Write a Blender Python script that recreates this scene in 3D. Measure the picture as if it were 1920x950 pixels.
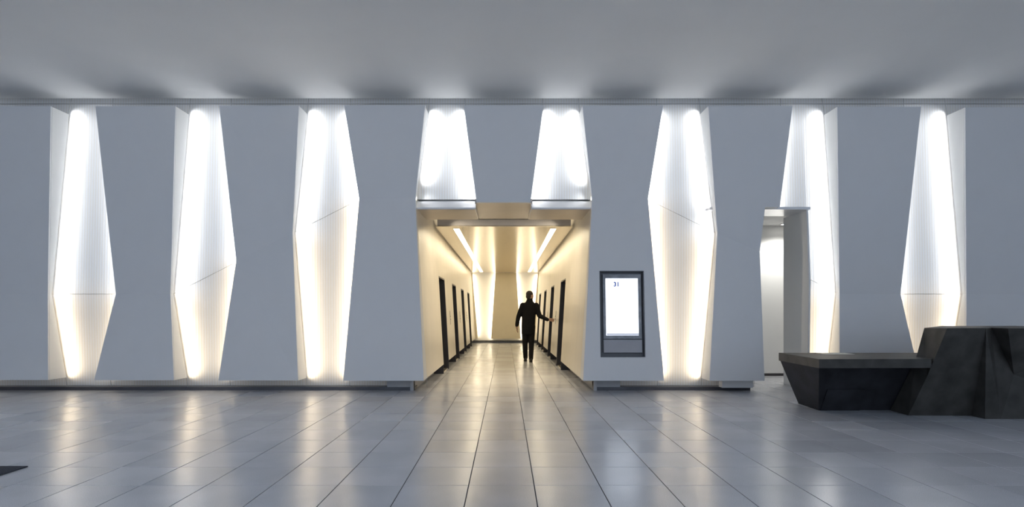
import bpy, bmesh, math, random
from mathutils import Vector, Matrix

for o in list(bpy.data.objects):
    bpy.data.objects.remove(o, do_unlink=True)
SC = bpy.context.scene
COL = SC.collection
R = random.Random(7)

# ------------------------------------------------------------------ camera
F, VX, VY, EYE = 1029.0, 948.5, 588.0, 1.2        # focal length in px, vanishing point, eye height
cam = bpy.data.cameras.new('camera')
cam.sensor_fit = 'HORIZONTAL'; cam.sensor_width = 36.0
cam.lens = F / 1920 * 36
cam.shift_x = (960 - VX) / 1920
cam.shift_y = (VY - 475) / 1920
cam.clip_start = 0.05
cam_o = bpy.data.objects.new('camera', cam); COL.objects.link(cam_o)
cam_o.location = (0, 0, EYE); cam_o.rotation_euler = (math.pi / 2, 0, 0)
SC.camera = cam_o

# ------------------------------------------------------------------ world and exposure
W = bpy.data.worlds.new('world'); SC.world = W; W.use_nodes = True
bg = W.node_tree.nodes['Background']
bg.inputs['Color'].default_value = (0.68, 0.81, 1.0, 1)      # dusk daylight through the open glass front behind the camera
bg.inputs['Strength'].default_value = 0.93
SC.view_settings.view_transform = 'Standard'
SC.view_settings.look = 'None'
SC.view_settings.gamma = 1.0
SC.view_settings.use_curve_mapping = False
SC.view_settings.exposure = 0.0
EDGE_COOL, EDGE_WARM = (0.95, 0.97, 1.0), (1.0, 0.82, 0.58)
EDGE_UP, EDGE_LOW = 3.2, 2.8                                 # watts per metre of strip
LOBBY_STRIP = 11.0
FACADE_Y = -1.0

# ------------------------------------------------------------------ materials
def mat(name, color, rough=0.6, metal=0.0, spec=0.5, coat=0.0, noise=None, bump=None, emit=None):
    m = bpy.data.materials.new(name); m.use_nodes = True
    nt = m.node_tree; b = nt.nodes['Principled BSDF']
    b.inputs['Base Color'].default_value = (*color, 1)
    b.inputs['Roughness'].default_value = rough
    b.inputs['Metallic'].default_value = metal
    b.inputs['Specular IOR Level'].default_value = spec
    b.inputs['Coat Weight'].default_value = coat
    b.inputs['Coat Roughness'].default_value = 0.05
    if noise:
        sc, amt = noise[0], noise[1]
        tc = nt.nodes.new('ShaderNodeTexCoord'); n = nt.nodes.new('ShaderNodeTexNoise')
        mp = nt.nodes.new('ShaderNodeMapping')
        mp.inputs['Scale'].default_value = noise[2] if len(noise) > 2 else (1, 1, 1)
        n.inputs['Scale'].default_value = sc; n.inputs['Detail'].default_value = 5
        nt.links.new(tc.outputs['Object'], mp.inputs['Vector'])
        nt.links.new(mp.outputs['Vector'], n.inputs['Vector'])
        mr = nt.nodes.new('ShaderNodeMapRange')
        mr.inputs['From Min'].default_value = 0.3; mr.inputs['From Max'].default_value = 0.7
        mr.inputs['To Min'].default_value = 1 - amt; mr.inputs['To Max'].default_value = 1 + amt
        mx = nt.nodes.new('ShaderNodeMix'); mx.data_type = 'RGBA'; mx.blend_type = 'MULTIPLY'
        mx.inputs['Factor'].default_value = 1; mx.inputs['A'].default_value = (*color, 1)
        nt.links.new(n.outputs['Fac'], mr.inputs['Value'])
        nt.links.new(mr.outputs['Result'], mx.inputs['B'])
        nt.links.new(mx.outputs['Result'], b.inputs['Base Color'])
        if bump:
            bp = nt.nodes.new('ShaderNodeBump'); bp.inputs['Strength'].default_value = bump
            bp.inputs['Distance'].default_value = 0.01
            nt.links.new(n.outputs['Fac'], bp.inputs['Height'])
            nt.links.new(bp.outputs['Normal'], b.inputs['Normal'])
    if emit:
        b.inputs['Emission Color'].default_value = (*emit[0], 1)
        b.inputs['Emission Strength'].default_value = emit[1]
    return m

M = {}
M['panel'] = mat('panel_white', (0.80, 0.80, 0.81), 0.55, noise=(3, 0.01))
M['side'] = mat('panel_side_white', (0.82, 0.82, 0.81), 0.5, noise=(3, 0.01))
M['ceiling'] = mat('ceiling_paint', (0.74, 0.75, 0.76), 0.85, spec=0.2, noise=(1.2, 0.02))
M['plain'] = mat('plain_paint', (0.70, 0.70, 0.70), 0.8, noise=(2, 0.02))
M['kick'] = mat('kick_metal', (0.10, 0.10, 0.11), 0.3, metal=0.6, noise=(4, 0.15))
M['rod'] = mat('rod_metal', (0.5, 0.5, 0.5), 0.4, metal=0.5, noise=(8, 0.05))
M['toe'] = mat('toe_paint', (0.45, 0.45, 0.46), 0.4, noise=(4, 0.05))
M['cream'] = mat('cream_lacquer', (0.80, 0.74, 0.63), 0.3, spec=0.5, coat=0.0, noise=(1.0, 0.05, (1, 9, 0.3)), bump=0.02)
M['raft'] = mat('raft_satin', (0.86, 0.78, 0.64), 0.20, metal=0.75, noise=(1.5, 0.05, (9, 1, 1)))
M['raft_edge'] = mat('raft_edge_paint', (0.42, 0.41, 0.42), 0.4, metal=0.3, noise=(3, 0.03))
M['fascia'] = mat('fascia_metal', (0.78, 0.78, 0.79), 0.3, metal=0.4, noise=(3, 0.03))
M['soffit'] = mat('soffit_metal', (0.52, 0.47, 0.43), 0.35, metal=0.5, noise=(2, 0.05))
M['dark_metal'] = mat('dark_metal', (0.055, 0.052, 0.055), 0.35, metal=0.4, noise=(5, 0.15))
M['door_metal'] = mat('elevator_door_metal', (0.09, 0.085, 0.085), 0.3, metal=0.7, noise=(6, 0.1, (1, 1, 8)))
M['steel'] = mat('brushed_steel', (0.55, 0.5, 0.42), 0.3, metal=0.9, noise=(6, 0.08))
M['end_panel'] = mat('end_panel_tan', (0.72, 0.66, 0.52), 0.5, noise=(3, 0.02))
M['strip'] = mat('lamp_diffuser', (0.9, 0.88, 0.8), 0.5, emit=((1.0, 0.86, 0.60), LOBBY_STRIP))
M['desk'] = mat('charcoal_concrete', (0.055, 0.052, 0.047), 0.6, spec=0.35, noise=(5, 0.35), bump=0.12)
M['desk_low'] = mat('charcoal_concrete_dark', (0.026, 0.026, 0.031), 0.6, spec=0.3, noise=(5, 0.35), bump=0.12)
M['mat'] = mat('dark_mat', (0.035, 0.042, 0.06), 0.9, noise=(90, 0.3), bump=0.3)
M['frame'] = mat('screen_recess_grey', (0.16, 0.165, 0.18), 0.4, noise=(5, 0.06))
M['bezel'] = mat('screen_bezel_stone', (0.22, 0.23, 0.25), 0.15, coat=0.5, noise=(9, 0.3))
M['plate'] = mat('screen_plate', (0.42, 0.42, 0.45), 0.4, noise=(5, 0.03))
M['display'] = mat('screen_glow', (0.9, 0.95, 1.0), 0.3, emit=((0.86, 0.92, 1.0), 1.7))
M['ink'] = mat('screen_navy', (0.02, 0.03, 0.12), 0.5, emit=((0.03, 0.06, 0.25), 1.0))
M['ink_pale'] = mat('screen_pale_grey', (0.4, 0.4, 0.45), 0.5, emit=((0.50, 0.54, 0.64), 0.8))
M['ink_faint'] = mat('screen_faint_grey', (0.5, 0.5, 0.5), 0.5, emit=((0.70, 0.73, 0.80), 1.0))
M['white_lamp'] = mat('downlight_glow', (0.9, 0.9, 0.9), 0.5, emit=((1.0, 0.97, 0.9), 12.0))
M['inset_lit'] = mat('inset_lit', (0.75, 0.72, 0.66), 0.7, noise=(10, 0.03))  # pale tone paints the lit front of the counter inset
M['skin'] = mat('skin', (0.45, 0.27, 0.19), 0.55, noise=(20, 0.08))
M['hair'] = mat('hair_dark', (0.02, 0.015, 0.012), 0.6, noise=(60, 0.3), bump=0.4)
M['coat'] = mat('coat_black', (0.010, 0.010, 0.011), 0.85, spec=0.2, noise=(60, 0.3), bump=0.2)
M['trousers'] = mat('trousers_black', (0.012, 0.011, 0.011), 0.8, spec=0.2, noise=(40, 0.3), bump=0.2)
M['shoe'] = mat('shoe_leather', (0.012, 0.010, 0.009), 0.35, noise=(20, 0.2))

def infill_material():
    m = mat('infill_fabric', (0.86, 0.86, 0.85), 0.7, spec=0.25)
    nt = m.node_tree; b = nt.nodes['Principled BSDF']
    g = nt.nodes.new('ShaderNodeNewGeometry'); w = nt.nodes.new('ShaderNodeTexWave')
    w.wave_type = 'BANDS'; w.bands_direction = 'X'
    w.inputs['Scale'].default_value = 7.6; w.inputs['Distortion'].default_value = 0.0
    mx = nt.nodes.new('ShaderNodeMix'); mx.data_type = 'RGBA'
    mx.inputs['A'].default_value = (0.87, 0.87, 0.87, 1); mx.inputs['B'].default_value = (0.82, 0.79, 0.74, 1)
    mr = nt.nodes.new('ShaderNodeMapRange')
    mr.inputs['From Min'].default_value = 0.55; mr.inputs['From Max'].default_value = 1.0
    nt.links.new(g.outputs['Position'], w.inputs['Vector'])
    nt.links.new(w.outputs['Fac'], mr.inputs['Value'])
    nt.links.new(mr.outputs['Result'], mx.inputs['Factor'])
    nt.links.new(mx.outputs['Result'], b.inputs['Base Color'])
    bp = nt.nodes.new('ShaderNodeBump'); bp.inputs['Strength'].default_value = 0.15; bp.inputs['Distance'].default_value = 0.004
    nt.links.new(w.outputs['Fac'], bp.inputs['Height']); nt.links.new(bp.outputs['Normal'], b.inputs['Normal'])
    return m
M['infill'] = infill_material()

TS, TX0, TY0 = 0.4586, 0.198, 3.839          # floor tile module and one joint crossing
def tile_material():
    m = mat('granite_tile', (0.2, 0.2, 0.21), 0.16, spec=0.6)
    nt = m.node_tree; b = nt.nodes['Principled BSDF']; L = nt.links.new
    g = nt.nodes.new('ShaderNodeNewGeometry')
    mp = nt.nodes.new('ShaderNodeVectorMath'); mp.operation = 'SUBTRACT'; mp.inputs[1].default_value = (TX0, TY0, 0)
    dv = nt.nodes.new('ShaderNodeVectorMath'); dv.operation = 'DIVIDE'; dv.inputs[1].default_value = (TS, TS, 1)
    fl = nt.nodes.new('ShaderNodeVectorMath'); fl.operation = 'FLOOR'
    mu = nt.nodes.new('ShaderNodeVectorMath'); mu.operation = 'MULTIPLY'; mu.inputs[1].default_value = (1, 1, 0)
    wn = nt.nodes.new('ShaderNodeTexWhiteNoise'); wn.noise_dimensions = '3D'
    L(g.outputs['Position'], mp.inputs[0]); L(mp.outputs[0], dv.inputs[0]); L(dv.outputs[0], mu.inputs[0])
    ad = nt.nodes.new('ShaderNodeVectorMath'); ad.operation = 'ADD'; ad.inputs[1].default_value = (0, 0, 0.5)
    L(mu.outputs[0], ad.inputs[0]); L(ad.outputs[0], fl.inputs[0]); L(fl.outputs[0], wn.inputs['Vector'])
    n1 = nt.nodes.new('ShaderNodeTexNoise'); n1.inputs['Scale'].default_value = 260; n1.inputs['Detail'].default_value = 2
    n2 = nt.nodes.new('ShaderNodeTexNoise'); n2.inputs['Scale'].default_value = 2.2; n2.inputs['Detail'].default_value = 3
    L(g.outputs['Position'], n1.inputs['Vector']); L(g.outputs['Position'], n2.inputs['Vector'])
    def rng(src, a, c, f0=0.3, f1=0.7):
        r = nt.nodes.new('ShaderNodeMapRange'); r.inputs['From Min'].default_value = f0; r.inputs['From Max'].default_value = f1
        r.inputs['To Min'].default_value = a; r.inputs['To Max'].default_value = c; L(src, r.inputs['Value']); return r.outputs['Result']
    def mul(a, c):
        k = nt.nodes.new('ShaderNodeMath'); k.operation = 'MULTIPLY'; L(a, k.inputs[0]); L(c, k.inputs[1]); return k.outputs[0]
    v = mul(mul(rng(n1.outputs['Fac'], 0.72, 1.28), rng(n2.outputs['Fac'], 0.93, 1.07)), rng(wn.outputs['Value'], 0.93, 1.06, 0, 1))
    mx = nt.nodes.new('ShaderNodeMix'); mx.data_type = 'RGBA'; mx.blend_type = 'MULTIPLY'; mx.inputs['Factor'].default_value = 1
    mx.inputs['A'].default_value = (0.58, 0.59, 0.625, 1); L(v, mx.inputs['B']); L(mx.outputs['Result'], b.inputs['Base Color'])
    L(rng(wn.outputs['Value'], 0.22, 0.28, 0, 1), b.inputs['Roughness'])
    return m
M['tile'] = tile_material()
M['grout'] = mat('grout', (0.03, 0.03, 0.035), 0.9, noise=(30, 0.2))

# ------------------------------------------------------------------ helpers
def U(px, py, d):
    """point that the measured pixel shows at distance d from the eye plane"""
    return Vector(((px - VX) * d / F, d, EYE + (VY - py) * d / F))

def link(name, bm, m, parent=None, smooth=False):
    bmesh.ops.recalc_face_normals(bm, faces=bm.faces)
    me = bpy.data.meshes.new(name); bm.to_mesh(me); bm.free()
    if smooth:
        for p in me.polygons: p.use_smooth = True
    me.materials.append(m)
    o = bpy.data.objects.new(name, me); COL.objects.link(o)
    if parent: 
        o.parent = parent
        o.matrix_parent_inverse = parent_world(parent).inverted()
    return o

def parent_world(p):
    w = p.matrix_basis.copy()
    q = p
    while q.parent:
        w = q.parent.matrix_basis @ q.matrix_parent_inverse @ w
        q = q.parent
    return w

def local(o):
    """make a child's coordinates relative to its parent (built in the parent's own frame)"""
    o.matrix_parent_inverse = Matrix.Identity(4); return o

def tag(o, label=None, cat=None, group=None, kind=None):
    if label: o['label'] = label
    if cat: o['category'] = cat
    if group: o['group'] = group
    if kind: o['kind'] = kind
    return o

def empty(name, loc=(0, 0, 0), rot=(0, 0, 0)):
    o = bpy.data.objects.new(name, None); COL.objects.link(o)
    o.location = loc; o.rotation_euler = rot; o.empty_display_size = 0.1
    return o

def box(bm, x0, x1, y0, y1, z0, z1):
    v = [bm.verts.new(p) for p in ((x0,y0,z0),(x1,y0,z0),(x1,y1,z0),(x0,y1,z0),(x0,y0,z1),(x1,y0,z1),(x1,y1,z1),(x0,y1,z1))]
    for f in ((0,3,2,1),(4,5,6,7),(0,1,5,4),(1,2,6,5),(2,3,7,6),(3,0,4,7)): bm.faces.new([v[i] for i in f])

def boxes(name, rects, m, parent=None):
    bm = bmesh.new()
    for r in rects: box(bm, *r)
    return link(name, bm, m, parent)

def prism(bm, a, b):
    """closed solid between two polygons with the same number of corners"""
    va = [bm.verts.new(p) for p in a]; vb = [bm.verts.new(p) for p in b]; n = len(a)
    bm.faces.new(va); bm.faces.new(list(reversed(vb)))
    for i in range(n):
        j = (i + 1) % n; bm.faces.new((va[i], vb[i], vb[j], va[j]))

def ring_prism(bm, a, ah, b, bh):
    """four-cornered solid with a four-cornered hole"""
    va, vh, wb, wh = ([bm.verts.new(p) for p in q] for q in (a, ah, b, bh))
    for i in range(4):
        j = (i + 1) % 4
        bm.faces.new((va[i], va[j], vh[j], vh[i])); bm.faces.new((wb[j], wb[i], wh[i], wh[j]))
        bm.faces.new((va[i], wb[i], wb[j], va[j])); bm.faces.new((vh[i], vh[j], wh[j], wh[i]))

def dy(v, y): return Vector((v.x, y, v.z))
def push(v, t): return Vector((v.x, v.y + t, v.z))

def rod(name, p, q, r, m, parent, n=6):
    bm = bmesh.new(); p = Vector(p); q = Vector(q)
    ax = (q - p).normalized(); s = ax.orthogonal().normalized(); t = ax.cross(s)
    ring = lambda c: [c + (s * math.cos(a) + t * math.sin(a)) * r for a in [i * 2 * math.pi / n for i in range(n)]]
    prism(bm, ring(p), ring(q)); return link(name, bm, m, parent)

def strip_light(p, q, direction, width, power, color, spread=180):
    """an LED line along p-q shining in the given direction"""
    p = Vector(p); q = Vector(q); ln = (q - p).length
    L = bpy.data.lights.new('led_line', 'AREA'); L.shape = 'RECTANGLE'; L.size = ln; L.size_y = width
    L.energy = power * ln; L.color = color; L.spread = math.radians(spread)
    o = bpy.data.objects.new('led_line', L); COL.objects.link(o)
    x = (q - p).normalized(); d = Vector(direction); z = -(d - x * d.dot(x)).normalized(); y = z.cross(x)
    mt = Matrix((x, y, z)).transposed().to_4x4(); mt.translation = (p + q) / 2
    o.matrix_world = mt
    return o

# ------------------------------------------------------------------ setting: shell of the big hall
D_TOP, D_FOLD, D_BOT = 8.33, 8.52, 8.30       # front of the faceted panels
B_TOP, B_FOLD, B_BOT = 8.68, 8.595, 8.64      # back of their bodies
I_TOP, I_FOLD, I_BOT = 8.815, 8.725, 8.77     # face of the lit infill behind them
CZ = 4.585                                    # hall ceiling
XL, XR = -12.0, 12.0
LC = -0.035                                   # centre line of the elevator lobby
def S(o): return tag(o, kind='structure')

S(boxes('ceiling', [(XL, XR, FACADE_Y, 8.63, CZ, CZ + 0.25), (XL, XR, 8.63, 9.1, 4.85, 5.0)], M['ceiling']))
S(boxes('wall_left', [(XL - 0.2, XL, FACADE_Y, 9.1, -0.02, 4.9)], M['plain']))
S(boxes('wall_right', [(XR, XR + 0.2, FACADE_Y, 9.1, -0.02, 4.9)], M['plain']))
DOOR_L, DOOR_R, DOOR_T = 3.86, 4.745, 2.835
wall_back = S(boxes('wall_back', [
    (XL, -1.47, 8.86, 8.95, 0, 4.9), (1.40, DOOR_L, 8.86, 8.95, 0, 4.9), (DOOR_R + 0.1, XR, 8.86, 8.95, 0, 4.9),
    (-1.47, 1.40, 8.86, 8.95, 3.0, 4.9), (DOOR_L, DOOR_R + 0.1, 8.86, 8.95, DOOR_T + 0.04, 4.9)], M['plain']))

# floor: slab, single tiles near the camera, one mesh for those further off
floor = S(boxes('floor', [(XL, XR, FACADE_Y, 23.2, -0.15, -0.004)], M['grout']))
def tile_mesh(w, h):
    bm = bmesh.new(); e = 0.0015
    a = [(-w/2, -h/2, -0.005), (w/2, -h/2, -0.005), (w/2, h/2, -0.005), (-w/2, h/2, -0.005)]
    m_ = [(x, y, -e) for x, y, z in a]
    t = [(x * (1 - 2*e/w), y * (1 - 2*e/h), 0) for x, y, z in a]
    va, vm, vt = ([bm.verts.new(p) for p in q] for q in (a, m_, t))
    for i in range(4):
        j = (i + 1) % 4
        bm.faces.new((va[i], va[j], vm[j], vm[i])); bm.faces.new((vm[i], vm[j], vt[j], vt[i]))
    bm.faces.new(vt)
    bmesh.ops.recalc_face_normals(bm, faces=bm.faces)
    me = bpy.data.meshes.new('tile'); bm.to_mesh(me); bm.free(); me.materials.append(M['tile']); return me
TW, TH = TS - 0.0060, TS - 0.0030
cells = []
for i in range(-27, 27):
    for k in range(-9, 42):
        cx, cy = TX0 + (i + 0.5) * TS, TY0 + (k + 0.5) * TS
        if cy > 9.2 and not (-1.9 < cx < 1.9) and not (2.0 < cx < 7.5 and cy < 11.0): continue
        cells.append((cx, cy))
def in_view(c):
    if c[1] < 2.9 or c[1] > 9.0: return False
    px = VX + F * c[0] / c[1]; py = VY + F * EYE / c[1]
    return -90 < px < 2010 and py < 1010
seen = sorted([c for c in cells if in_view(c)], key=lambda c: c[0]**2 + c[1]**2)[:300]
seen_set = set(seen); tm = tile_mesh(TW, TH)
for c in seen:
    o = bpy.data.objects.new('tile', tm); COL.objects.link(o); o.parent = floor; o.location = (c[0], c[1], 0)
    o.rotation_euler = (math.radians(R.uniform(-0.022, 0.022)), math.radians(R.uniform(-0.022, 0.022)), 0)
bm = bmesh.new()
for cx, cy in cells:
    if (cx, cy) in seen_set: continue
    sx, sy = (math.radians(R.uniform(-0.022, 0.022)) for _ in range(2))
    v = []
    for zz in (0, 1):
        for ax, ay in ((-1, -1), (1, -1), (1, 1), (-1, 1)):
            x, y = ax * TW / 2, ay * TH / 2
            v.append(bm.verts.new((cx + x, cy + y, (sx * y + sy * x) if zz else -0.005)))
    bm.faces.new(v[4:])
    for i in range(4): bm.faces.new((v[i], v[(i+1) % 4], v[4 + (i+1) % 4], v[4 + i]))
tag(link('tile_field', bm, M['tile'], floor), kind='stuff')

# lit infill behind the panels: one upper and one lower sheet for each bay
FOLD = [(-900, 551), (325, 551), (673, 374), (1216, 374), (1574, 551), (2800, 551)]
def fold_y(px):
    for (a, ya), (b, yb) in zip(FOLD, FOLD[1:]):
        if a <= px <= b: return ya + (yb - ya) * (px - a) / (b - a)
def sheet(px0, px1, upper, top_z=4.84, bot_z=0.055, cut=None):
    xs = [px0] + [a for a, _ in FOLD if px0 < a < px1] + [px1]
    bm = bmesh.new()
    for a, b in zip(xs, xs[1:]):
        fa, fb = U(a, cut or fold_y(a), I_FOLD), U(b, cut or fold_y(b), I_FOLD)
        e = 0.003
        if upper:
            ta, tb = Vector((fa.x, I_TOP, top_z)), Vector((fb.x, I_TOP, top_z))
            quad = [fa + Vector((0, 0, e)), fb + Vector((0, 0, e)), tb, ta]
        else:
            ba, bb = Vector((fa.x, I_BOT, bot_z)), Vector((fb.x, I_BOT, bot_z))
            quad = [ba, bb, fb - Vector((0, 0, e)), fa - Vector((0, 0, e))]
        prism(bm, quad, [push(p, 0.02) for p in quad])
    bmesh.ops.remove_doubles(bm, verts=bm.verts, dist=1e-5)
    return link('infill_panel', bm, M['infill'], wall_back)
CEN = [20, 265, 490, 722, 944, 1166, 1398, 1648, 1885]
for a, b in [(-560, 20), (20, 265), (265, 490)]:
    sheet(a, b - 0.3, True); sheet(a, b - 0.3, False)
sheet(490, 722 - 0.3, True); sheet(490, 774, False)
sheet(722, 944 - 0.3, True, cut=374); sheet(944, 1166 - 0.3, True, cut=374)
sheet(1166, 1398 - 0.3, True); sheet(1118, 1406, False)
# above and beside the side doorway
xj0 = VX + DOOR_L * F / I_FOLD; xj1 = VX + (DOOR_R + 0.03) * F / I_FOLD
sheet(1398, xj1 - 0.3, True, cut=389)
sheet(xj1, 1648 - 0.3, True); sheet(xj1, 1648 - 0.3, False)
for a, b in [(1648, 1885), (1885, 2400)]:
    sheet(a, b - 0.3, True); sheet(a, b - 0.3, False)
# kick strip under the infill, thin rail added at the head for a joint's shadow line
S(boxes('trim_1', [(XL, -1.43, 8.62, 8.86, 0, 0.052), (1.40, 3.84, 8.62, 8.86, 0, 0.052), (DOOR_R + 0.06, XR, 8.62, 8.86, 0, 0.052)], M['kick']))
S(boxes('trim_2', [(-9.5, 9.5, 8.785, 8.797, 4.555, 4.567)], M['rod']))

# ------------------------------------------------------------------ faceted wall panels
GROUP = 'faceted panels along the lit wall'
def wall_panel(label, up, low, upd, lowd, rods_top=True, lights=(), hole=None, low_side=True):
    """up / low: front polygons in measured pixels, upd / low: 0 top, 1 fold, 2 bottom (blend allowed) per corner"""
    def dep(tab, k):
        i = int(math.floor(k)); t = k - i
        return tab[i] if t == 0 else tab[i] * (1 - t) + tab[i + 1] * t
    FT, BT = (D_TOP, D_FOLD, D_BOT), (B_TOP, B_FOLD, B_BOT)
    fu = [U(x, y, dep(FT, k)) for (x, y), k in zip(up, upd)]; bu = [dy(p, dep(BT, k)) for p, k in zip(fu, upd)]
    fl = [U(x, y, dep(FT, k)) for (x, y), k in zip(low, lowd)]; bl = [dy(p, dep(BT, k)) for p, k in zip(fl, lowd)]
    allp = fu + fl
    root = empty('faceted_panel', (sum(p.x for p in allp) / len(allp), 8.5, min(p.z for p in allp)))
    tag(root, label, 'wall panel', GROUP)
    inv = Matrix.Translation(-root.location)
    def put(name, bm, m):
        bmesh.ops.transform(bm, matrix=inv, verts=bm.verts)
        return local(link(name, bm, m, root))
    T, G = 0.028, 0.0315
    bm = bmesh.new(); prism(bm, fu, [push(p, T) for p in fu]); put('front_sheet', bm, M['panel'])
    if fl:
        bm = bmesh.new()
        lo = [Vector(p) for p in fl]
        if hole: ring_prism(bm, lo, hole[0], [push(p, T) for p in lo], [push(p, T) for p in hole[0]])
        else: prism(bm, lo, [push(p, T) for p in lo])
        put('front_sheet', bm, M['panel'])
    bm = bmesh.new(); prism(bm, [push(p, G) for p in fu], bu)
    if fl:
        if hole: ring_prism(bm, [push(p, G) for p in fl], [push(p, G) for p in hole[0]], bl, [dy(p, 8.60) for p in hole[0]])
        else: prism(bm, [push(p, G) for p in fl], bl)
    put('body', bm, M['side'])
    def r_(p, q):
        o = rod('hanger_rod', p - root.location, q - root.location, 0.004, M['rod'], root); local(o)
    for i in (0, 1):
        b = bu[i]; r_(Vector((b.x + (0.004 if i == 0 else -0.004), b.y - 0.004, b.z)), Vector((b.x + (0.02 if i == 0 else -0.02) * -1, 8.74, CZ + 0.2)))
    if fl and low_side:
        for b in bl[2:4]: r_(Vector((b.x, b.y - 0.004, b.z)), Vector((b.x, b.y + 0.02, 0.05)))
    for a, b, sx, pw, colr in lights:           # LED lines in the slot behind the panel's edges
        pa, pb = (bu + bl)[a], (bu + bl)[b]
        off = Vector((-sx * (0.03 + 0.012 * abs(pa.x)), 0.025, 0))
        ext = (pa - pb).normalized() * 0.08 if pa.z > 4 else Vector((0, 0, 0))      # the line runs on a little above the panel head
        strip_light(pa + off + ext, pb + off, (sx, 0.65, 0), 0.03, pw, colr, 78)
    return root

U4, L4 = (0, 0, 1, 1), (1, 1, 2, 2)
def std_lights(l_up=True, r_up=True, l_low=True, r_low=True):
    L = []
    if l_up: L.append((0, 3, -1, EDGE_UP, EDGE_COOL))
    if r_up: L.append((1, 2, 1, EDGE_UP, EDGE_COOL))
    if l_low: L.append((4, 7, -1, EDGE_LOW, EDGE_WARM))
    if r_low: L.append((5, 6, 1, EDGE_LOW, EDGE_WARM))
    return L
def std(label, tl, tr, ty, wl, wr, wly, wry, bl, br, by, **kw):
    return wall_panel(label, [(tl, ty), (tr, ty), (wr, wry), (wl, wly)], [(wl, wly), (wr, wry), (br, by), (bl, by)], U4, L4, **kw)

std('white hourglass wall panel with level crease, fourth from the lobby opening on the deskless side',
    -57, 95, 199, -14, 89.5, 551, 551, -62, 90, 712, lights=std_lights())
std('white hourglass wall panel with level crease, third from the lobby opening on the deskless side',
    179, 329, 199, 217, 319.5, 551, 551, 176.5, 326, 712.5, lights=std_lights())
std('white wall panel with slanted crease, second from the lobby opening on the deskless side',
    411, 560.5, 198, 443, 548.5, 488, 437, 409.5, 559, 713, lights=std_lights())
std('plain white wall panel framing the lobby opening opposite the directory screen panel',
    645.5, 797, 197.5, 673.5, 778.5, 372, 372, 643.5, 794.5, 713.5, lights=std_lights(r_low=False))
wall_panel('short tapered white panel hanging above the middle of the lobby opening',
    [(869.5, 197.5), (1019, 197.5), (994.5, 379), (893.5, 379)], [], U4, (),
    lights=[(0, 3, -1, EDGE_UP, EDGE_COOL), (1, 2, 1, EDGE_UP, EDGE_COOL)])

# hole for the directory screen, in the leaning lower plane of its panel
TILT = math.atan((D_FOLD - D_BOT) / 2.79)
SCR = Vector(((1167 - VX) * 8.375 / F, 0, 1.2)); SCR.y = D_BOT + (SCR.z - 0.188) * (D_FOLD - D_BOT) / 2.79
HW, HH = 0.342, 0.663
up_v = Vector((0, math.sin(TILT), math.cos(TILT)))
hole = [SCR + Vector((sx * HW, 0, 0)) + up_v * (sz * HH) for sx, sz in ((-1, 1), (1, 1), (1, -1), (-1, -1))]
std('white wall panel with a directory screen let into it beside the lobby opening',
    1092, 1243, 198, 1110.5, 1215, 372, 372, 1093.5, 1245, 713.5, lights=std_lights(l_low=False), hole=(hole,))
wall_panel('white wall panel notched by the side doorway, next to the directory screen panel',
    [(1328, 198.5), (1486, 198.5), (1462, 388), (1434.5, 388), (1424.5, 472), (1345, 437)],
    [(1345, 437), (1424.5, 472), (1433.5, 713.5), (1330.5, 713.5)], (0, 0, 0.7, 0.72, 1, 1), L4,
    lights=[(0, 5, -1, EDGE_UP, EDGE_COOL), (1, 2, 1, EDGE_UP, EDGE_COOL), (6, 9, -1, EDGE_LOW, EDGE_WARM)])
std('white hourglass wall panel between the side doorway and the tall part of the desk',
    1570, 1727, 200, 1574, 1688.5, 551, 551, 1574.5, 1726, 713.5, lights=std_lights())
std('white hourglass wall panel rising behind the tall part of the reception desk',
    1810, 1967, 201, 1812, 1926, 551, 551, 1812, 1970, 713.5, lights=std_lights())

# ------------------------------------------------------------------ elevator lobby
Z0, ZF, ZT = 0.19, 2.985, 3.42
END = 22.75
xb = {-1: -1.242, 1: 1.170}; xf = {-1: -1.407, 1: 1.341}        # wall face at its foot and at the fold
def xw(s, z): return xb[s] + (xf[s] - xb[s]) * (min(z, ZF) - Z0) / (ZF - Z0)
DOOR_W, DOOR_H = 1.05, 1.96
DOORS = {-1: [10.98, 13.70, 16.40, 19.10], 1: [11.70, 14.42, 17.15, 19.85]}
sidename = {-1: 'left', 1: 'right'}
def wall_piece(s, d0b, d0t, d1, z0, z1, parent):
    e = 0.0015
    zs = [z0] + ([ZF] if z0 < ZF < z1 else []) + [z1]
    bm = bmesh.new()
    for za, zb in zip(zs, zs[1:]):
        a = [Vector((xw(s, za), d0b + e, za)), Vector((xw(s, za), d1 - e, za)), Vector((xw(s, zb), d1 - e, zb)), Vector((xw(s, zb), d0t + e, zb))]
        prism(bm, a, [Vector((p.x + s * 0.05, p.y, p.z)) for p in a])
    return link('wall_board', bm, M['cream'], parent)
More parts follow.
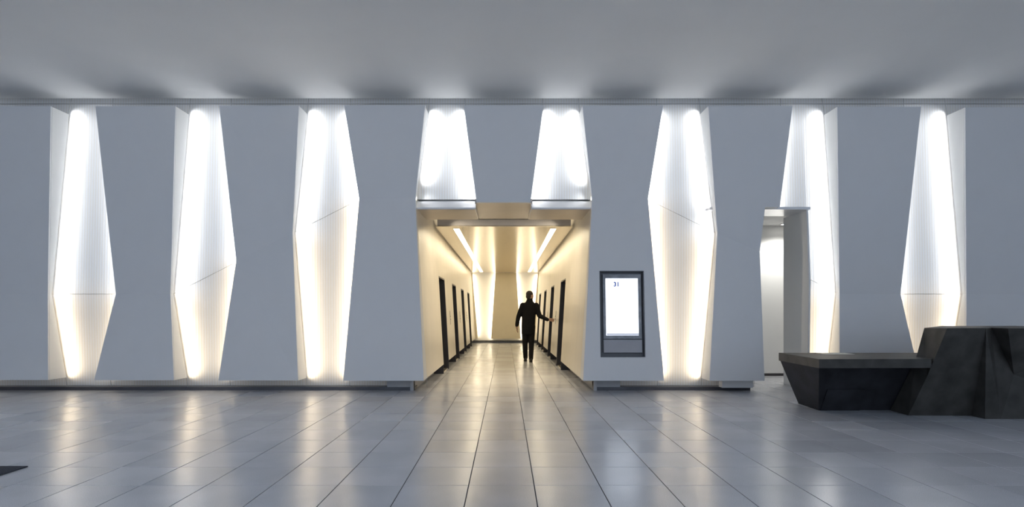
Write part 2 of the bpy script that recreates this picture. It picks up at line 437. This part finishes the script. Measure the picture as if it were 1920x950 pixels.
for s in (-1, 1):
    w = S(boxes('wall_lobby_' + sidename[s], [tuple(sorted((s * 1.95 + LC, s * 2.05 + LC))) + (8.95, END + 0.3, 0, ZT)], M['plain']))
    cuts = [8.645]
    for d in DOORS[s]: cuts += [d, d + DOOR_W]
    cuts.append(END)
    for i in range(0, len(cuts), 2):
        a, b = cuts[i], cuts[i + 1]; n = max(1, round((b - a) / 0.85))
        for k in range(n):
            p, q = a + (b - a) * k / n, a + (b - a) * (k + 1) / n
            wall_piece(s, p, 8.60 if (i == 0 and k == 0) else p, q, Z0, ZT, w)
    for i, d in enumerate(DOORS[s]):
        wall_piece(s, d, d, d + DOOR_W, DOOR_H, ZT, w)
    # recessed plinth under the boards
    rects = []
    for i in range(0, len(cuts), 2):
        x = xb[s] + s * 0.20
        rects.append(tuple(sorted((x, x + s * 0.05))) + ((8.56 if i == 0 else cuts[i]), cuts[i + 1], 0, Z0 + 0.03))
    rects.append(tuple(sorted((xb[s] + s * 0.20, xb[s] + s * 0.62))) + (8.60, 8.70, 0.053, Z0 + 0.03))
    S(boxes('trim_%d' % (3 if s < 0 else 4), rects, M['toe']))
    # closing lid between boards and outer wall, front closer
    S(boxes('trim_%d' % (5 if s < 0 else 6), [tuple(sorted((s * 1.40 + LC, s * 2.05 + LC))) + (8.95, END + 0.3, ZT, ZT + 0.05)], M['plain']))
S(boxes('ceiling_lobby', [(LC - 2.05, LC + 2.05, 8.95, END + 0.3, ZT + 0.05, ZT + 0.15)], M['plain']))
for k, (a, b) in enumerate(((xf[-1], LC - 0.44), (LC + 0.43, xf[1]))):      # soffit with a sloping lip that catches the bay light
    q = [(8.585, 2.84), (8.585, 2.862), (8.715, 2.985), (9.53, 2.985), (9.53, 2.84)]
    bm = bmesh.new(); prism(bm, [Vector((a, y, z)) for y, z in q], [Vector((b, y, z)) for y, z in q])
    S(link('trim_%d' % (7 + k), bm, M['fascia']))
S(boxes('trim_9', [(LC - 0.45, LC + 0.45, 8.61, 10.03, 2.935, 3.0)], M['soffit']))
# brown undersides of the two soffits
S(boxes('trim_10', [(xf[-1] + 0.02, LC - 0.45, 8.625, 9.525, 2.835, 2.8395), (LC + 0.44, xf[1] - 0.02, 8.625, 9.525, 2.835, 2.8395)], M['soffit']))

# hanging ceiling raft with two lamp strips
raft = empty('ceiling_raft', (LC, 16.4, 2.88)); tag(raft, 'long satin cream ceiling raft floating over the elevator lobby', 'ceiling panel')
RY0, RY1 = 10.6, 22.3
def rel(rects, root):
    x, y, z = root.location
    return [(a - x, b - x, c - y, d - y, e - z, f - z) for a, b, c, d, e, f in rects]
SX = [(LC - 0.945, 0.058), (LC + 0.975, 0.055)]
l0, l1 = SX[0][0] - 0.058, SX[0][0] + 0.058; r0, r1 = SX[1][0] - 0.055, SX[1][0] + 0.055
SY0, SY1 = 10.87, 22.1
x0, x1 = LC - 1.325, LC + 1.325
local(boxes('soffit_plate', rel([(x0, l0, RY0 - 0.02, RY1, 2.88, 2.895), (l1, r0, RY0 - 0.02, RY1, 2.88, 2.895), (r1, x1, RY0 - 0.02, RY1, 2.88, 2.895),
    (l0, l1, RY0 - 0.02, SY0, 2.88, 2.895), (l0, l1, SY1, RY1, 2.88, 2.895), (r0, r1, RY0 - 0.02, SY0, 2.88, 2.895), (r0, r1, SY1, RY1, 2.88, 2.895)], raft), M['raft'], raft))
local(boxes('edge_band', rel([(x0 + 0.035, x1 - 0.035, RY0, RY1, 2.905, 3.02)], raft), M['raft_edge'], raft))
for (a, b), nm in (((l0, l1), 'the wall without the man'), ((r0, r1), 'the wall the man reaches for')):
    o = boxes('light_strip', [(a + 0.002, b - 0.002, SY0 + 0.002, SY1 - 0.002, 2.884, 2.9045)], M['strip'])
    tag(o, 'long warm white light strip in the ceiling raft along ' + nm, 'light', 'lobby light strips')
# glow from the coves between raft and walls
for s in (-1, 1):
    xx = LC + s * 1.20
    strip_light((xx, 10.8, 3.06), (xx, 22.0, 3.06), (s * 0.6, 0, 1.0), 0.04, 1.2, (1.0, 0.85, 0.6))

for s in (-1, 1):
    xx = LC + s * 1.05
    strip_light((xx, 9.62, 3.10), (xx, 10.35, 3.10), (-s * 0.6, -0.45, -1.0), 0.05, 22.0, (1.0, 0.84, 0.60), 130)

# elevators
ordn = ['first', 'second', 'third', 'fourth']
def elevator(s, i):
    d = DOORS[s][i]
    side = 'wall the man reaches for' if s > 0 else 'wall opposite the reaching man'
    root = empty('elevator_entrance', (s * 1.45 + LC, d + DOOR_W / 2, 0))
    tag(root, 'dark metal elevator doorway, %s from the lobby entrance on the %s' % (ordn[i], side), 'elevator door', 'elevator doorways in the lobby')
    off = -root.location
    def P(bm, nm, m, par=root):
        bmesh.ops.transform(bm, matrix=Matrix.Translation(off), verts=bm.verts); return local(link(nm, bm, m, par))
    xo = s * 1.62 + LC
    def jamb(y0, y1):
        bm = bmesh.new()
        a = [Vector((xw(s, Z0) , y0, 0.0)), Vector((xw(s, DOOR_H), y0, DOOR_H)), Vector((xo, y0, DOOR_H)), Vector((xo, y0, 0.0))]
        prism(bm, a, [dy(p, y1) for p in a]); return bm
    P(jamb(d + 0.001, d + 0.03), 'door_jamb', M['dark_metal']); P(jamb(d + DOOR_W - 0.03, d + DOOR_W - 0.001), 'door_jamb', M['dark_metal'])
    bm = bmesh.new(); a, b = sorted((xw(s, DOOR_H), xo)); box(bm, a, b, d + 0.03, d + DOOR_W - 0.03, DOOR_H - 0.03, DOOR_H - 0.001)
    P(bm, 'door_head', M['dark_metal'])
    bm = bmesh.new(); a, b = sorted((xb[s] + s * 0.03, xo)); box(bm, a, b, d + 0.03, d + DOOR_W - 0.03, 0.0, 0.02); P(bm, 'sill', M['steel'])
    for k in (0, 1):
        y0 = d + 0.03 + k * (DOOR_W - 0.06) / 2
        bm = bmesh.new(); a, b = sorted((xo - s * 0.04, xo)); box(bm, a, b, y0 + 0.002, y0 + (DOOR_W - 0.06) / 2 - 0.002, 0.02, DOOR_H - 0.03)
        P(bm, 'door_leaf', M['door_metal'])
    # closed shaft behind so that no light leaks
    return root
for s in (-1, 1):
    for i in range(4): elevator(s, i)
for s in (-1, 1):
    for i in range(3):
        d = DOORS[s][i] + DOOR_W + 0.74
        side = 'wall the man reaches for' if s > 0 else 'wall opposite the reaching man'
        root = empty('call_plate', (xw(s, 1.1), d, 0.95))
        tag(root, 'slim metal call plate after the %s elevator on the %s' % (ordn[i], side), 'call button', 'elevator call plates')
        sl = (xf[s] - xb[s]) / (ZF - Z0)
        xz = lambda z: xw(s, z) - xw(s, 1.1)
        bm = bmesh.new(); a = [Vector((xz(0.95), -0.035, 0)), Vector((xz(0.95), 0.035, 0)), Vector((xz(1.27), 0.035, 0.32)), Vector((xz(1.27), -0.035, 0.32))]
        prism(bm, [p - Vector((s * 0.008, 0, 0)) for p in a], a); local(link('plate', bm, M['steel'], root))
        for z in (0.12, 0.19):
            x = xz(0.95 + z) - s * 0.008
            o = rod('button', (x, 0, z), (x - s * 0.006, 0, z), 0.013, M['dark_metal'], root, 10); local(o)

# end of the lobby: lit backing and a tapered tan panel
we = S(boxes('wall_lobby_end', [(LC - 2.05, LC + 2.05, END + 0.06, END + 0.2, 0, ZT)], M['plain']))
for a, b in ((LC - 1.5, LC - 0.002), (LC + 0.002, LC + 1.5)):
    boxes('infill_panel', [(a, b, END, END + 0.02, 0.10, 3.2)], M['panel'], we)
S(boxes('trim_11', [(LC - 1.45, LC + 1.45, END - 0.12, END + 0.06, 0, 0.06)], M['kick']))
root = empty('faceted_panel', (0.02, END - 0.45, 0.19)); tag(root, 'tan tapered wall panel glowing at its edges at the end of the elevator lobby', 'wall panel')
pe = [Vector((-0.44, 0, 2.68)), Vector((0.40, 0, 2.68)), Vector((0.58, -0.05, 0)), Vector((-0.62, -0.05, 0))]
bm = bmesh.new(); prism(bm, pe, [push(p, 0.03) for p in pe]); local(link('front_sheet', bm, M['end_panel'], root))
bm = bmesh.new(); prism(bm, [push(p, 0.034) for p in pe], [dy(p, 0.28) for p in pe]); local(link('body', bm, M['end_panel'], root))
for s, a, b in ((-1, pe[0], pe[3]), (1, pe[1], pe[2])):
    o = Vector((-s * 0.05, 0.36, 0)) + root.location
    strip_light(dy(a, 0) + o, dy(b, 0) + o, (s, 0.5, 0), 0.05, 4.5, (1.0, 0.86, 0.62))
# side cheeks with a slot of light where the lobby walls end
for s in (-1, 1):
    a = [Vector((xw(s, Z0) - s * 0.10, END - 0.5, Z0)), Vector((xw(s, 2.86) - s * 0.02, END - 0.5, 2.86)), Vector((xw(s, 2.86), END - 0.5, 2.86)), Vector((xw(s, Z0), END - 0.5, Z0))]
    bm = bmesh.new(); prism(bm, a, [dy(p, END - 0.14) for p in a]); S(link('trim_%d' % (12 if s < 0 else 13), bm, M['end_panel']))
    strip_light((xw(s, 0.4) - s * 0.06, END - 0.07, 0.3), (xw(s, 2.7) - s * 0.02, END - 0.07, 2.8), (-s, 0.5, 0), 0.05, 3.5, (1.0, 0.86, 0.62))

# ------------------------------------------------------------------ side doorway and corridor behind it
a = [Vector((DOOR_R, 8.665, DOOR_T)), Vector((DOOR_R, 8.595, 1.72)), Vector((DOOR_R, 8.635, 0)), Vector((DOOR_R, 9.38, 0)), Vector((DOOR_R, 9.38, DOOR_T))]
bm = bmesh.new(); prism(bm, a, [Vector((p.x + 0.028, p.y, p.z)) for p in a]); S(link('door_1', bm, M['side']))
S(boxes('trim_14', [(3.2, DOOR_R + 0.028, 8.60, 9.2, DOOR_T, DOOR_T + 0.04)], M['fascia']))
S(boxes('trim_15', [(3.36, 3.84, 8.52, 8.66, 0.052, 0.215)], M['panel']))
S(boxes('wall_corridor_back', [(2.2, 7.3, 10.62, 10.74, 1.535 + 0.856, 3.0), (2.2, 7.3, 10.62, 10.74, 0.05, 2.386)], M['side']))
S(boxes('baseboard_corridor', [(2.2, 7.3, 10.615, 10.74, 0, 0.045)], M['dark_metal']))
S(boxes('wall_corridor_right', [(7.2, 7.3, 8.95, 10.62, 0, 3.0)], M['plain']))
S(boxes('wall_corridor_left', [(2.2, 2.3, 8.95, 10.62, 0, 3.0)], M['plain']))
S(boxes('ceiling_corridor', [(2.2, 7.3, 9.2, 10.62, 2.90, 3.0), (2.2, 7.3, 8.95, 9.2, 2.88, 3.0)], M['plain']))
dl = empty('downlight', (5.27, 10.40, 2.90)); tag(dl, 'small round downlight in the ceiling of the side corridor', 'light')
def disc(r0, r1, z0, z1, n=20):
    bm = bmesh.new(); prs = []
    for r, z in ((r0, z0), (r1, z0), (r1, z1), (r0, z1)):
        prs.append([bm.verts.new((r * math.cos(i * 2 * math.pi / n), r * math.sin(i * 2 * math.pi / n), z)) for i in range(n)])
    for q in range(4):
        for i in range(n):
            j = (i + 1) % n; bm.faces.new((prs[q][i], prs[q][j], prs[(q + 1) % 4][j], prs[(q + 1) % 4][i]))
    return bm
local(link('rim', disc(0.05, 0.065, -0.012, 0.0), M['fascia'], dl)); local(link('lens', disc(0.001, 0.05, -0.006, 0.0), M['white_lamp'], dl))
L = bpy.data.lights.new('downlight_lamp', 'SPOT'); L.energy = 95; L.spot_size = 2.5; L.spot_blend = 0.6; L.shadow_soft_size = 0.05; L.color = (1, 0.98, 0.92)
o = bpy.data.objects.new('downlight_lamp', L); COL.objects.link(o); o.location = (5.27, 10.1, 2.87)

# ------------------------------------------------------------------ directory screen
ds = empty('directory_screen', SCR, (-TILT, 0, 0))
tag(ds, 'tall glowing building directory screen recessed in the white wall panel', 'screen')
def B(name, x0, x1, z0, z1, y0, y1, m, par=ds):
    return local(boxes(name, [(x0, x1, y0, y1, z0, z1)], m, par))
sc_ = 8.36 / F
def sx_(px): return (px - 1167) * sc_
def sz_(py): return (588.5 - py) * sc_
e = 0.003
B('back_plate', -HW + e, HW - e, -HH + e, HH - e, 0.10, 0.115, M['frame'])
for nm, r in (('recess_side', (-HW + e, -HW + 0.012, -HH + e, HH - e)), ('recess_side', (HW - 0.012, HW - e, -HH + e, HH - e)),
              ('recess_side', (-HW + 0.012, HW - 0.012, HH - 0.012, HH - e)), ('recess_side', (-HW + 0.012, HW - 0.012, -HH + e, -HH + 0.012))):
    B(nm, *r, 0.002, 0.10, M['frame'])
B('bezel', sx_(1132), sx_(1204), sz_(635.5), sz_(513), 0.035, 0.10, M['bezel'])
B('lower_plate', sx_(1132), sx_(1204), sz_(661), sz_(637), 0.03, 0.10, M['plate'])
disp = B('display', sx_(1137), sx_(1198), sz_(629), sz_(521), 0.029, 0.035, M['display'])
B('status_bar', sx_(1138), sx_(1198), sz_(628.8), sz_(624.8), 0.027, 0.029, M['ink_pale'], disp)
def text(s, px, py, h, m, bold, nm):
    c = bpy.data.curves.new(nm, 'FONT'); c.body = s; c.size = 1.0; c.extrude = 0.002; c.offset = bold
    t = bpy.data.objects.new(nm, c); COL.objects.link(t)
    bpy.context.view_layer.update()
    me = bpy.data.meshes.new_from_object(t.evaluated_get(bpy.context.evaluated_depsgraph_get()))
    bpy.data.objects.remove(t, do_unlink=True)
    zs = [v.co.y for v in me.vertices]; xs = [v.co.x for v in me.vertices]; k = h / (max(zs) - min(zs))
    for v in me.vertices:
        x, y, z = v.co; v.co = (sx_(px) + (x - min(xs)) * k, 0.0285 - z * 0.5, sz_(py) + (y - min(zs)) * k)
    me.materials.clear(); me.materials.append(m)
    o = bpy.data.objects.new(nm, me); COL.objects.link(o); o.parent = disp; return o
text('31', 1152, 536.5, 9.0 * sc_, M['ink'], 0.04, 'number')
text('Queen St', 1164, 536.3, 5.2 * sc_, M['ink_pale'], 0.0, 'street_name')
bm = bmesh.new()
for i in range(19):
    y = 544 + i * 3.4; wd = R.uniform(6, 22)
    box(bm, sx_(1147), sx_(1149), 0.0275, 0.029, sz_(y + 0.5), sz_(y - 0.5)); box(bm, sx_(1151), sx_(1151 + wd), 0.0275, 0.029, sz_(y + 0.5), sz_(y - 0.5))
local(link('directory_lines', bm, M['ink_faint'], disp))

# ------------------------------------------------------------------ reception desk
desk = empty('reception_desk', (5.2, 6.8, 0)); tag(desk, 'dark charcoal faceted reception desk with low counter and taller folded end', 'desk')
def D(name, verts, faces, m, thick=None):
    bm = bmesh.new(); vs = [bm.verts.new(Vector(v) - desk.location) for v in verts]
    for f in faces: bm.faces.new([vs[i] for i in f])
    return local(link(name, bm, m, desk))
ZL, ZL2, ZH = 0.69, 0.588, 1.04
def at_z(px, py, z):            # point of height z seen at a pixel
    d = (EYE - z) * F / (py - VY); return U(px, py, d)
A_ = Vector((3.575, 7.19, ZL)); Bf = at_z(1536, 673, ZL); Cf = at_z(1745, 672.5, ZL)
Fb, Gb, Hb, Jb = at_z(1497, 756, 0), at_z(1535, 769, 0), at_z(1669, 769, 0), at_z(1703, 778.5, 0)
# counter slab: top polygon and its thick front edge
back_r = Vector((5.75, 7.19, ZL))
top = [A_, Bf, Cf, Vector((Cf.x + 0.35, Cf.y + 0.35, ZL)), back_r]
def slab(name, poly, z, m):
    bm = bmesh.new(); q = [Vector(p) - desk.location for p in poly]; prism(bm, q, [Vector((p.x, p.y, p.z - z)) for p in q]); return local(link(name, bm, m, desk))
# the slab is cut into two stones
mid = Bf.lerp(Cf, 0.48); midb = Vector((4.72, 7.19, ZL))
slab('counter_top', [A_, Bf, mid + Vector((-0.001, 0, 0)), midb + Vector((-0.001, 0, 0))], ZL - ZL2, M['desk'])
slab('counter_top', [mid + Vector((0.001, 0, 0)), Cf, Vector((Cf.x + 0.35, Cf.y + 0.35, ZL)), back_r, midb + Vector((0.001, 0, 0))], ZL - ZL2, M['desk'])
# left slanting end and recessed front of the low part
zt = ZL2 - 0.001
A2 = Vector((A_.x + 0.02, A_.y, zt)); B2 = Vector((Bf.x + 0.01, Bf.y + 0.02, zt)); B3 = Vector((Bf.x + 0.16, 6.55, zt)); 
C3 = Vector((5.30, 6.55, zt)); Rb = Vector((5.30, 7.15, 0)); Fk = Vector((Fb.x + 0.0, Fb.y, 0))
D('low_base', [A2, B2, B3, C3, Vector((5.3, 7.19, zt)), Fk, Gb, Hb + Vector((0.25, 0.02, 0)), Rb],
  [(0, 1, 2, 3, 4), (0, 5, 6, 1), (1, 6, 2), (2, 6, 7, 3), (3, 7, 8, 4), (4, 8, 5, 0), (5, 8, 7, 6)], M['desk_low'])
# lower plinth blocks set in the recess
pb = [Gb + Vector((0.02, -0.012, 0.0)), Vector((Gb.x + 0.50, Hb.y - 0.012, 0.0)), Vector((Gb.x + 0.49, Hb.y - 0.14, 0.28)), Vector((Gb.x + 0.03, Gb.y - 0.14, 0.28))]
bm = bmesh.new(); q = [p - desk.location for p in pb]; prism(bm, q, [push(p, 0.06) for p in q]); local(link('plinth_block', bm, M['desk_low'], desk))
# tall folded end
t1 = at_z(1733, 614.5, ZH); t2 = U(1776, 615.3, 6.08); t2.z = ZH; t3 = U(1849, 615, 6.10); t3.z = ZH
t4 = U(1858.5, 615, 6.30); t4.z = ZH; t5 = U(1890, 616, 6.05); t5.z = ZH; t6 = U(2120, 616, 5.95); t6.z = ZH
b1, b2 = Hb, Jb; b3 = at_z(1821, 779, 0)
def on_facet(px, py=None, z=None):      # point of the big leaning facet (through b2 and b3, overhanging by KF) seen at a pixel
    sl = (b3.y - b2.y) / (b3.x - b2.x); KF = 0.36; a = (px - VX) / F
    if z is None: c = (VY - py) / F; d = (b2.y - sl * b2.x - KF * EYE) / (1 - sl * a + KF * c); return Vector((a * d, d, EYE + c * d))
    d = (b2.y - sl * b2.x - KF * z) / (1 - sl * a); return Vector((a * d, d, z))
t2 = on_facet(1776, z=ZH); t3 = on_facet(1849, z=ZH); n2 = on_facet(1738, 706); q3 = on_facet(1834.5, 705)
t1 = U(1733, 614.5, 6.55); n1 = U(1716, 676, 6.50)
q4 = U(1861, 700, 6.10); q5 = U(1901, 702, 6.36)
b4 = at_z(1847, 785, 0); b5 = at_z(1877, 785, 0); b6 = at_z(2140, 786, 0)
tb1 = Vector((5.80, 7.3, ZH)); tb6 = Vector((t6.x, 7.3, ZH)); bb1 = Vector((5.75, 7.3, 0)); bb6 = Vector((b6.x, 7.3, 0))
V = [t1, t2, t3, t4, t5, t6, n1, n2, q3, q4, q5, b1, b2, b3, b4, b5, b6, tb1, tb6, bb1, bb6]
(T1, T2, T3, T4, T5, T6, N1, N2, Q3, Q4, Q5, B1, B2_, B3_, B4, B5, B6, TB1, TB6, BB1, BB6) = range(len(V))
D('tall_body', V, [(T1, N1, N2, T2), (T2, N2, B2_, B3_, Q3, T3), (N1, B1, B2_, N2), (T3, Q3, B4), (T3, B4, B5, T4), (Q3, B3_, B4),
    (T4, B5, Q5), (T4, Q5, T5), (T5, Q5, B5, B6, T6), (T1, T2, T3, T4, T5, T6, TB6, TB1), (T1, TB1, BB1, B1, N1), (TB1, TB6, BB6, BB1), (T6, B6, BB6, TB6),
    (B1, BB1, BB6, B6, B5, B4, B3_, B2_)], M['desk'])
tray = at_z(1570, 663, ZL)
slab('inset_tray', [Vector((tray.x - 0.20, tray.y - 0.10, ZL + 0.004)), Vector((tray.x + 0.16, tray.y - 0.10, ZL + 0.004)), Vector((tray.x + 0.16, tray.y + 0.12, ZL + 0.004)), Vector((tray.x - 0.20, tray.y + 0.12, ZL + 0.004))], 0.006, M['inset_lit'])  # pale slab for a flat inset; its lit front is put into the colour

# ------------------------------------------------------------------ floor mat
mo = boxes('floor_mat', [(-7.0, -3.745, 1.6, 4.30, 0.001, 0.009)], M['mat']); tag(mo, 'dark blue grey entrance mat lying flat on the tile floor', 'mat')

# ------------------------------------------------------------------ the man at the call plate
PX, PY = 0.60, 13.7
def capsule(bm, p, q, r0, r1, n=12):
    p, q = Vector(p), Vector(q)
    for c, r in ((p, r0), (q, r1)):
        bmesh.ops.create_icosphere(bm, subdivisions=2, radius=r, matrix=Matrix.Translation(c))
    ax = (q - p)
    if ax.length < 1e-4: return
    ax.normalize(); s = ax.orthogonal().normalized(); t = ax.cross(s)
    ra = [p + (s * math.cos(i * 2 * math.pi / n) + t * math.sin(i * 2 * math.pi / n)) * r0 for i in range(n)]
    rb = [q + (s * math.cos(i * 2 * math.pi / n) + t * math.sin(i * 2 * math.pi / n)) * r1 for i in range(n)]
    prism(bm, ra, rb)
def chain(bm, pts):
    for (p, r), (q, s) in zip(pts, pts[1:]): capsule(bm, p, q, r, s)
def loft(bm, rings, n=24):
    """rings: (centre, half width x, half depth y)"""
    loops = []
    for c, a, b in rings:
        loops.append([bm.verts.new((c[0] + a * math.cos(i * 2 * math.pi / n), c[1] + b * math.sin(i * 2 * math.pi / n), c[2])) for i in range(n)])
    for A, Bq in zip(loops, loops[1:]):
        for i in range(n): bm.faces.new((A[i], A[(i + 1) % n], Bq[(i + 1) % n], Bq[i]))
    bm.faces.new(list(reversed(loops[0]))); bm.faces.new(loops[-1])
def ell(bm, c, r, rot=None):
    mt = Matrix.Translation(c) @ (rot or Matrix.Identity(4)) @ Matrix.Diagonal((*r, 1))
    bmesh.ops.create_icosphere(bm, subdivisions=3, radius=1, matrix=mt)
def grown(name, bm, m, parent, vox, sm=6):
    o = link(name, bm, m, parent, True); local(o)
    r = o.modifiers.new('merge', 'REMESH'); r.mode = 'VOXEL'; r.voxel_size = vox; r.use_smooth_shade = True
    s = o.modifiers.new('soft', 'SMOOTH'); s.iterations = sm; s.factor = 0.5
    return o
# coordinates below are relative to the point on the floor between the feet; +y is the way he walks
hy = 0.05
HC = Vector((0.0, hy, 1.655)); hr = Matrix.Rotation(math.radians(-50), 4, 'Z')
def hp(x, y, z): return HC + (hr @ Vector((x, y, z)))
shL, shR = Vector((-0.185, 0.01, 1.42)), Vector((0.165, 0.0, 1.42))
elL, wrL = Vector((-0.285, -0.02, 1.13)), Vector((-0.325, 0.06, 0.895))
elR, wrR = Vector((0.235, -0.05, 1.15)), Vector((0.445, -0.19, 1.055))
hipL, hipR = Vector((-0.115, 0.02, 0.88)), Vector((0.045, 0.0, 0.88))
knL, anL = Vector((-0.118, 0.10, 0.49)), Vector((-0.105, 0.17, 0.10))
knR, anR = Vector((0.040, 0.05, 0.49)), Vector((0.025, -0.05, 0.085))
bm = bmesh.new()
ell(bm, HC + Vector((0, 0, 0.02)), (0.074, 0.094, 0.095), hr); ell(bm, hp(0, 0.03, -0.05), (0.058, 0.066, 0.072), hr)
chain(bm, [(hp(0, 0.088, 0.01), 0.012), (hp(0, 0.112, -0.022), 0.015)])                                   # nose
for s in (-1, 1):
    ell(bm, hp(s * 0.076, -0.005, -0.01), (0.010, 0.020, 0.032), hr)                                        # ears
    ell(bm, hp(s * 0.031, 0.083, 0.012), (0.013, 0.010, 0.009), hr)                                         # eyes
chain(bm, [(hp(-0.022, 0.090, -0.058), 0.009), (hp(0.022, 0.090, -0.058), 0.009)])                        # mouth
chain(bm, [(HC + Vector((0, -0.015, -0.05)), 0.054), (Vector((-0.01, 0.015, 1.47)), 0.06)])
loft(bm, [((-0.02, 0.01, 0.84), 0.15, 0.09), ((-0.02, 0.01, 1.05), 0.14, 0.09), ((-0.01, 0.01, 1.30), 0.17, 0.10), ((-0.01, 0.01, 1.44), 0.12, 0.07), ((-0.01, 0.01, 1.48), 0.06, 0.055)])
chain(bm, [(shL, 0.05), (elL, 0.040), (wrL, 0.028)]); chain(bm, [(shR, 0.05), (elR, 0.040), (wrR, 0.028)])
chain(bm, [(hipL, 0.08), (knL, 0.055), (anL, 0.038)]); chain(bm, [(hipR, 0.08), (knR, 0.055), (anR, 0.038)])
for an in (anL, anR): chain(bm, [(an + Vector((0, -0.03, -0.045)), 0.03), (an + Vector((0, 0.13, -0.055)), 0.026)])
# left hand: hanging, slightly curled
pL = wrL + Vector((-0.005, 0.02, -0.085))
chain(bm, [(wrL, 0.026), (wrL + Vector((0, 0.01, -0.04)), 0.026)])
for k, ln in enumerate((0.078, 0.088, 0.080, 0.062)):
    b = pL + Vector((0.008, 0.030 - 0.021 * k, 0)); c = b + Vector((0.004, 0.004, -ln * 0.5)); t = c + Vector((0.022, 0.004, -ln * 0.45))
    chain(bm, [(wrL + Vector((0, 0.012 - 0.008 * k, -0.02)), 0.015), (b, 0.0125), (c, 0.0095), (t, 0.0080)])
chain(bm, [(wrL + Vector((0, 0.02, -0.03)), 0.016), (wrL + Vector((0.015, 0.052, -0.065)), 0.012), (wrL + Vector((0.022, 0.058, -0.10)), 0.009)])
# right hand: index finger stretched to the plate
dR = Vector((1.0, -0.10, -0.06)).normalized(); pR = wrR + dR * 0.085; side_v = Vector((0.05, 0.0, 1.0)).normalized()
for k, (ln, curl) in enumerate(((0.080, 0.0), (0.085, 0.7), (0.078, 0.85), (0.062, 0.9))):
    b = pR + side_v * (0.028 - 0.02 * k); dirc = (dR * (1 - curl * 0.6) + Vector((0, 0.9, -0.2)) * curl).normalized()
    c = b + (dR * 0.7 + dirc * 0.3).normalized() * ln * 0.5; t = c + dirc * ln * 0.45
    chain(bm, [(wrR + dR * 0.02 + side_v * (0.012 - 0.008 * k), 0.015), (b, 0.0125), (c, 0.0095), (t, 0.0080)])
chain(bm, [(wrR + dR * 0.03 + side_v * 0.015, 0.016), (wrR + dR * 0.06 + Vector((0, 0.03, 0.035)), 0.012), (wrR + dR * 0.095 + Vector((0, 0.045, 0.03)), 0.009)])
person = link('person', bm, M['skin'], None, True)
person.location = (PX, PY, 0)
r = person.modifiers.new('merge', 'REMESH'); r.mode = 'VOXEL'; r.voxel_size = 0.006; r.use_smooth_shade = True
s = person.modifiers.new('soft', 'SMOOTH'); s.iterations = 3
tag(person, 'person in a long black coat walking away and reaching to the elevator call plate', 'person')
bm = bmesh.new()      # hair cap
ell(bm, hp(0, -0.012, 0.040), (0.081, 0.096, 0.085), hr); ell(bm, hp(0, -0.045, -0.02), (0.072, 0.062, 0.075), hr)
grown('hair', bm, M['hair'], person, 0.008, 3)
bm = bmesh.new()      # coat with sleeves and a raised collar
loft(bm, [((-0.045, 0.03, 0.685), 0.160, 0.125), ((-0.04, 0.025, 0.86), 0.168, 0.135), ((-0.035, 0.02, 1.02), 0.168, 0.125), ((-0.03, 0.015, 1.15), 0.172, 0.125),
          ((-0.02, 0.01, 1.30), 0.190, 0.132), ((-0.012, 0.01, 1.40), 0.190, 0.120), ((-0.01, 0.01, 1.455), 0.150, 0.095), ((-0.008, 0.015, 1.50), 0.095, 0.080), ((-0.004, 0.02, 1.555), 0.074, 0.074), ((0.0, 0.02, 1.585), 0.072, 0.074)])
chain(bm, [(shL + Vector((0.01, 0, -0.01)), 0.075), (elL, 0.060), (wrL + Vector((0, 0, 0.02)), 0.047)])
chain(bm, [(shR + Vector((-0.01, 0, -0.01)), 0.075), (elR, 0.060), (wrR - dR * 0.02, 0.046)])
grown('coat', bm, M['coat'], person, 0.012, 5)
bm = bmesh.new()
chain(bm, [(hipL, 0.095), (knL, 0.072), (anL + Vector((0, 0, 0.0)), 0.058)]); chain(bm, [(hipR, 0.095), (knR, 0.072), (anR + Vector((0, 0, 0.005)), 0.058)])
grown('trousers', bm, M['trousers'], person, 0.012, 5)
for an, z in ((anL, 0.0), (anR, 0.0)):
    bm = bmesh.new()
    loft(bm, [((an.x, an.y + 0.06, 0.0), 0.044, 0.145), ((an.x, an.y + 0.06, 0.03), 0.046, 0.148), ((an.x, an.y + 0.04, 0.06), 0.040, 0.120), ((an.x, an.y + 0.0, 0.10), 0.036, 0.050)])
    o = link('shoe', bm, M['shoe'], person, True); local(o)
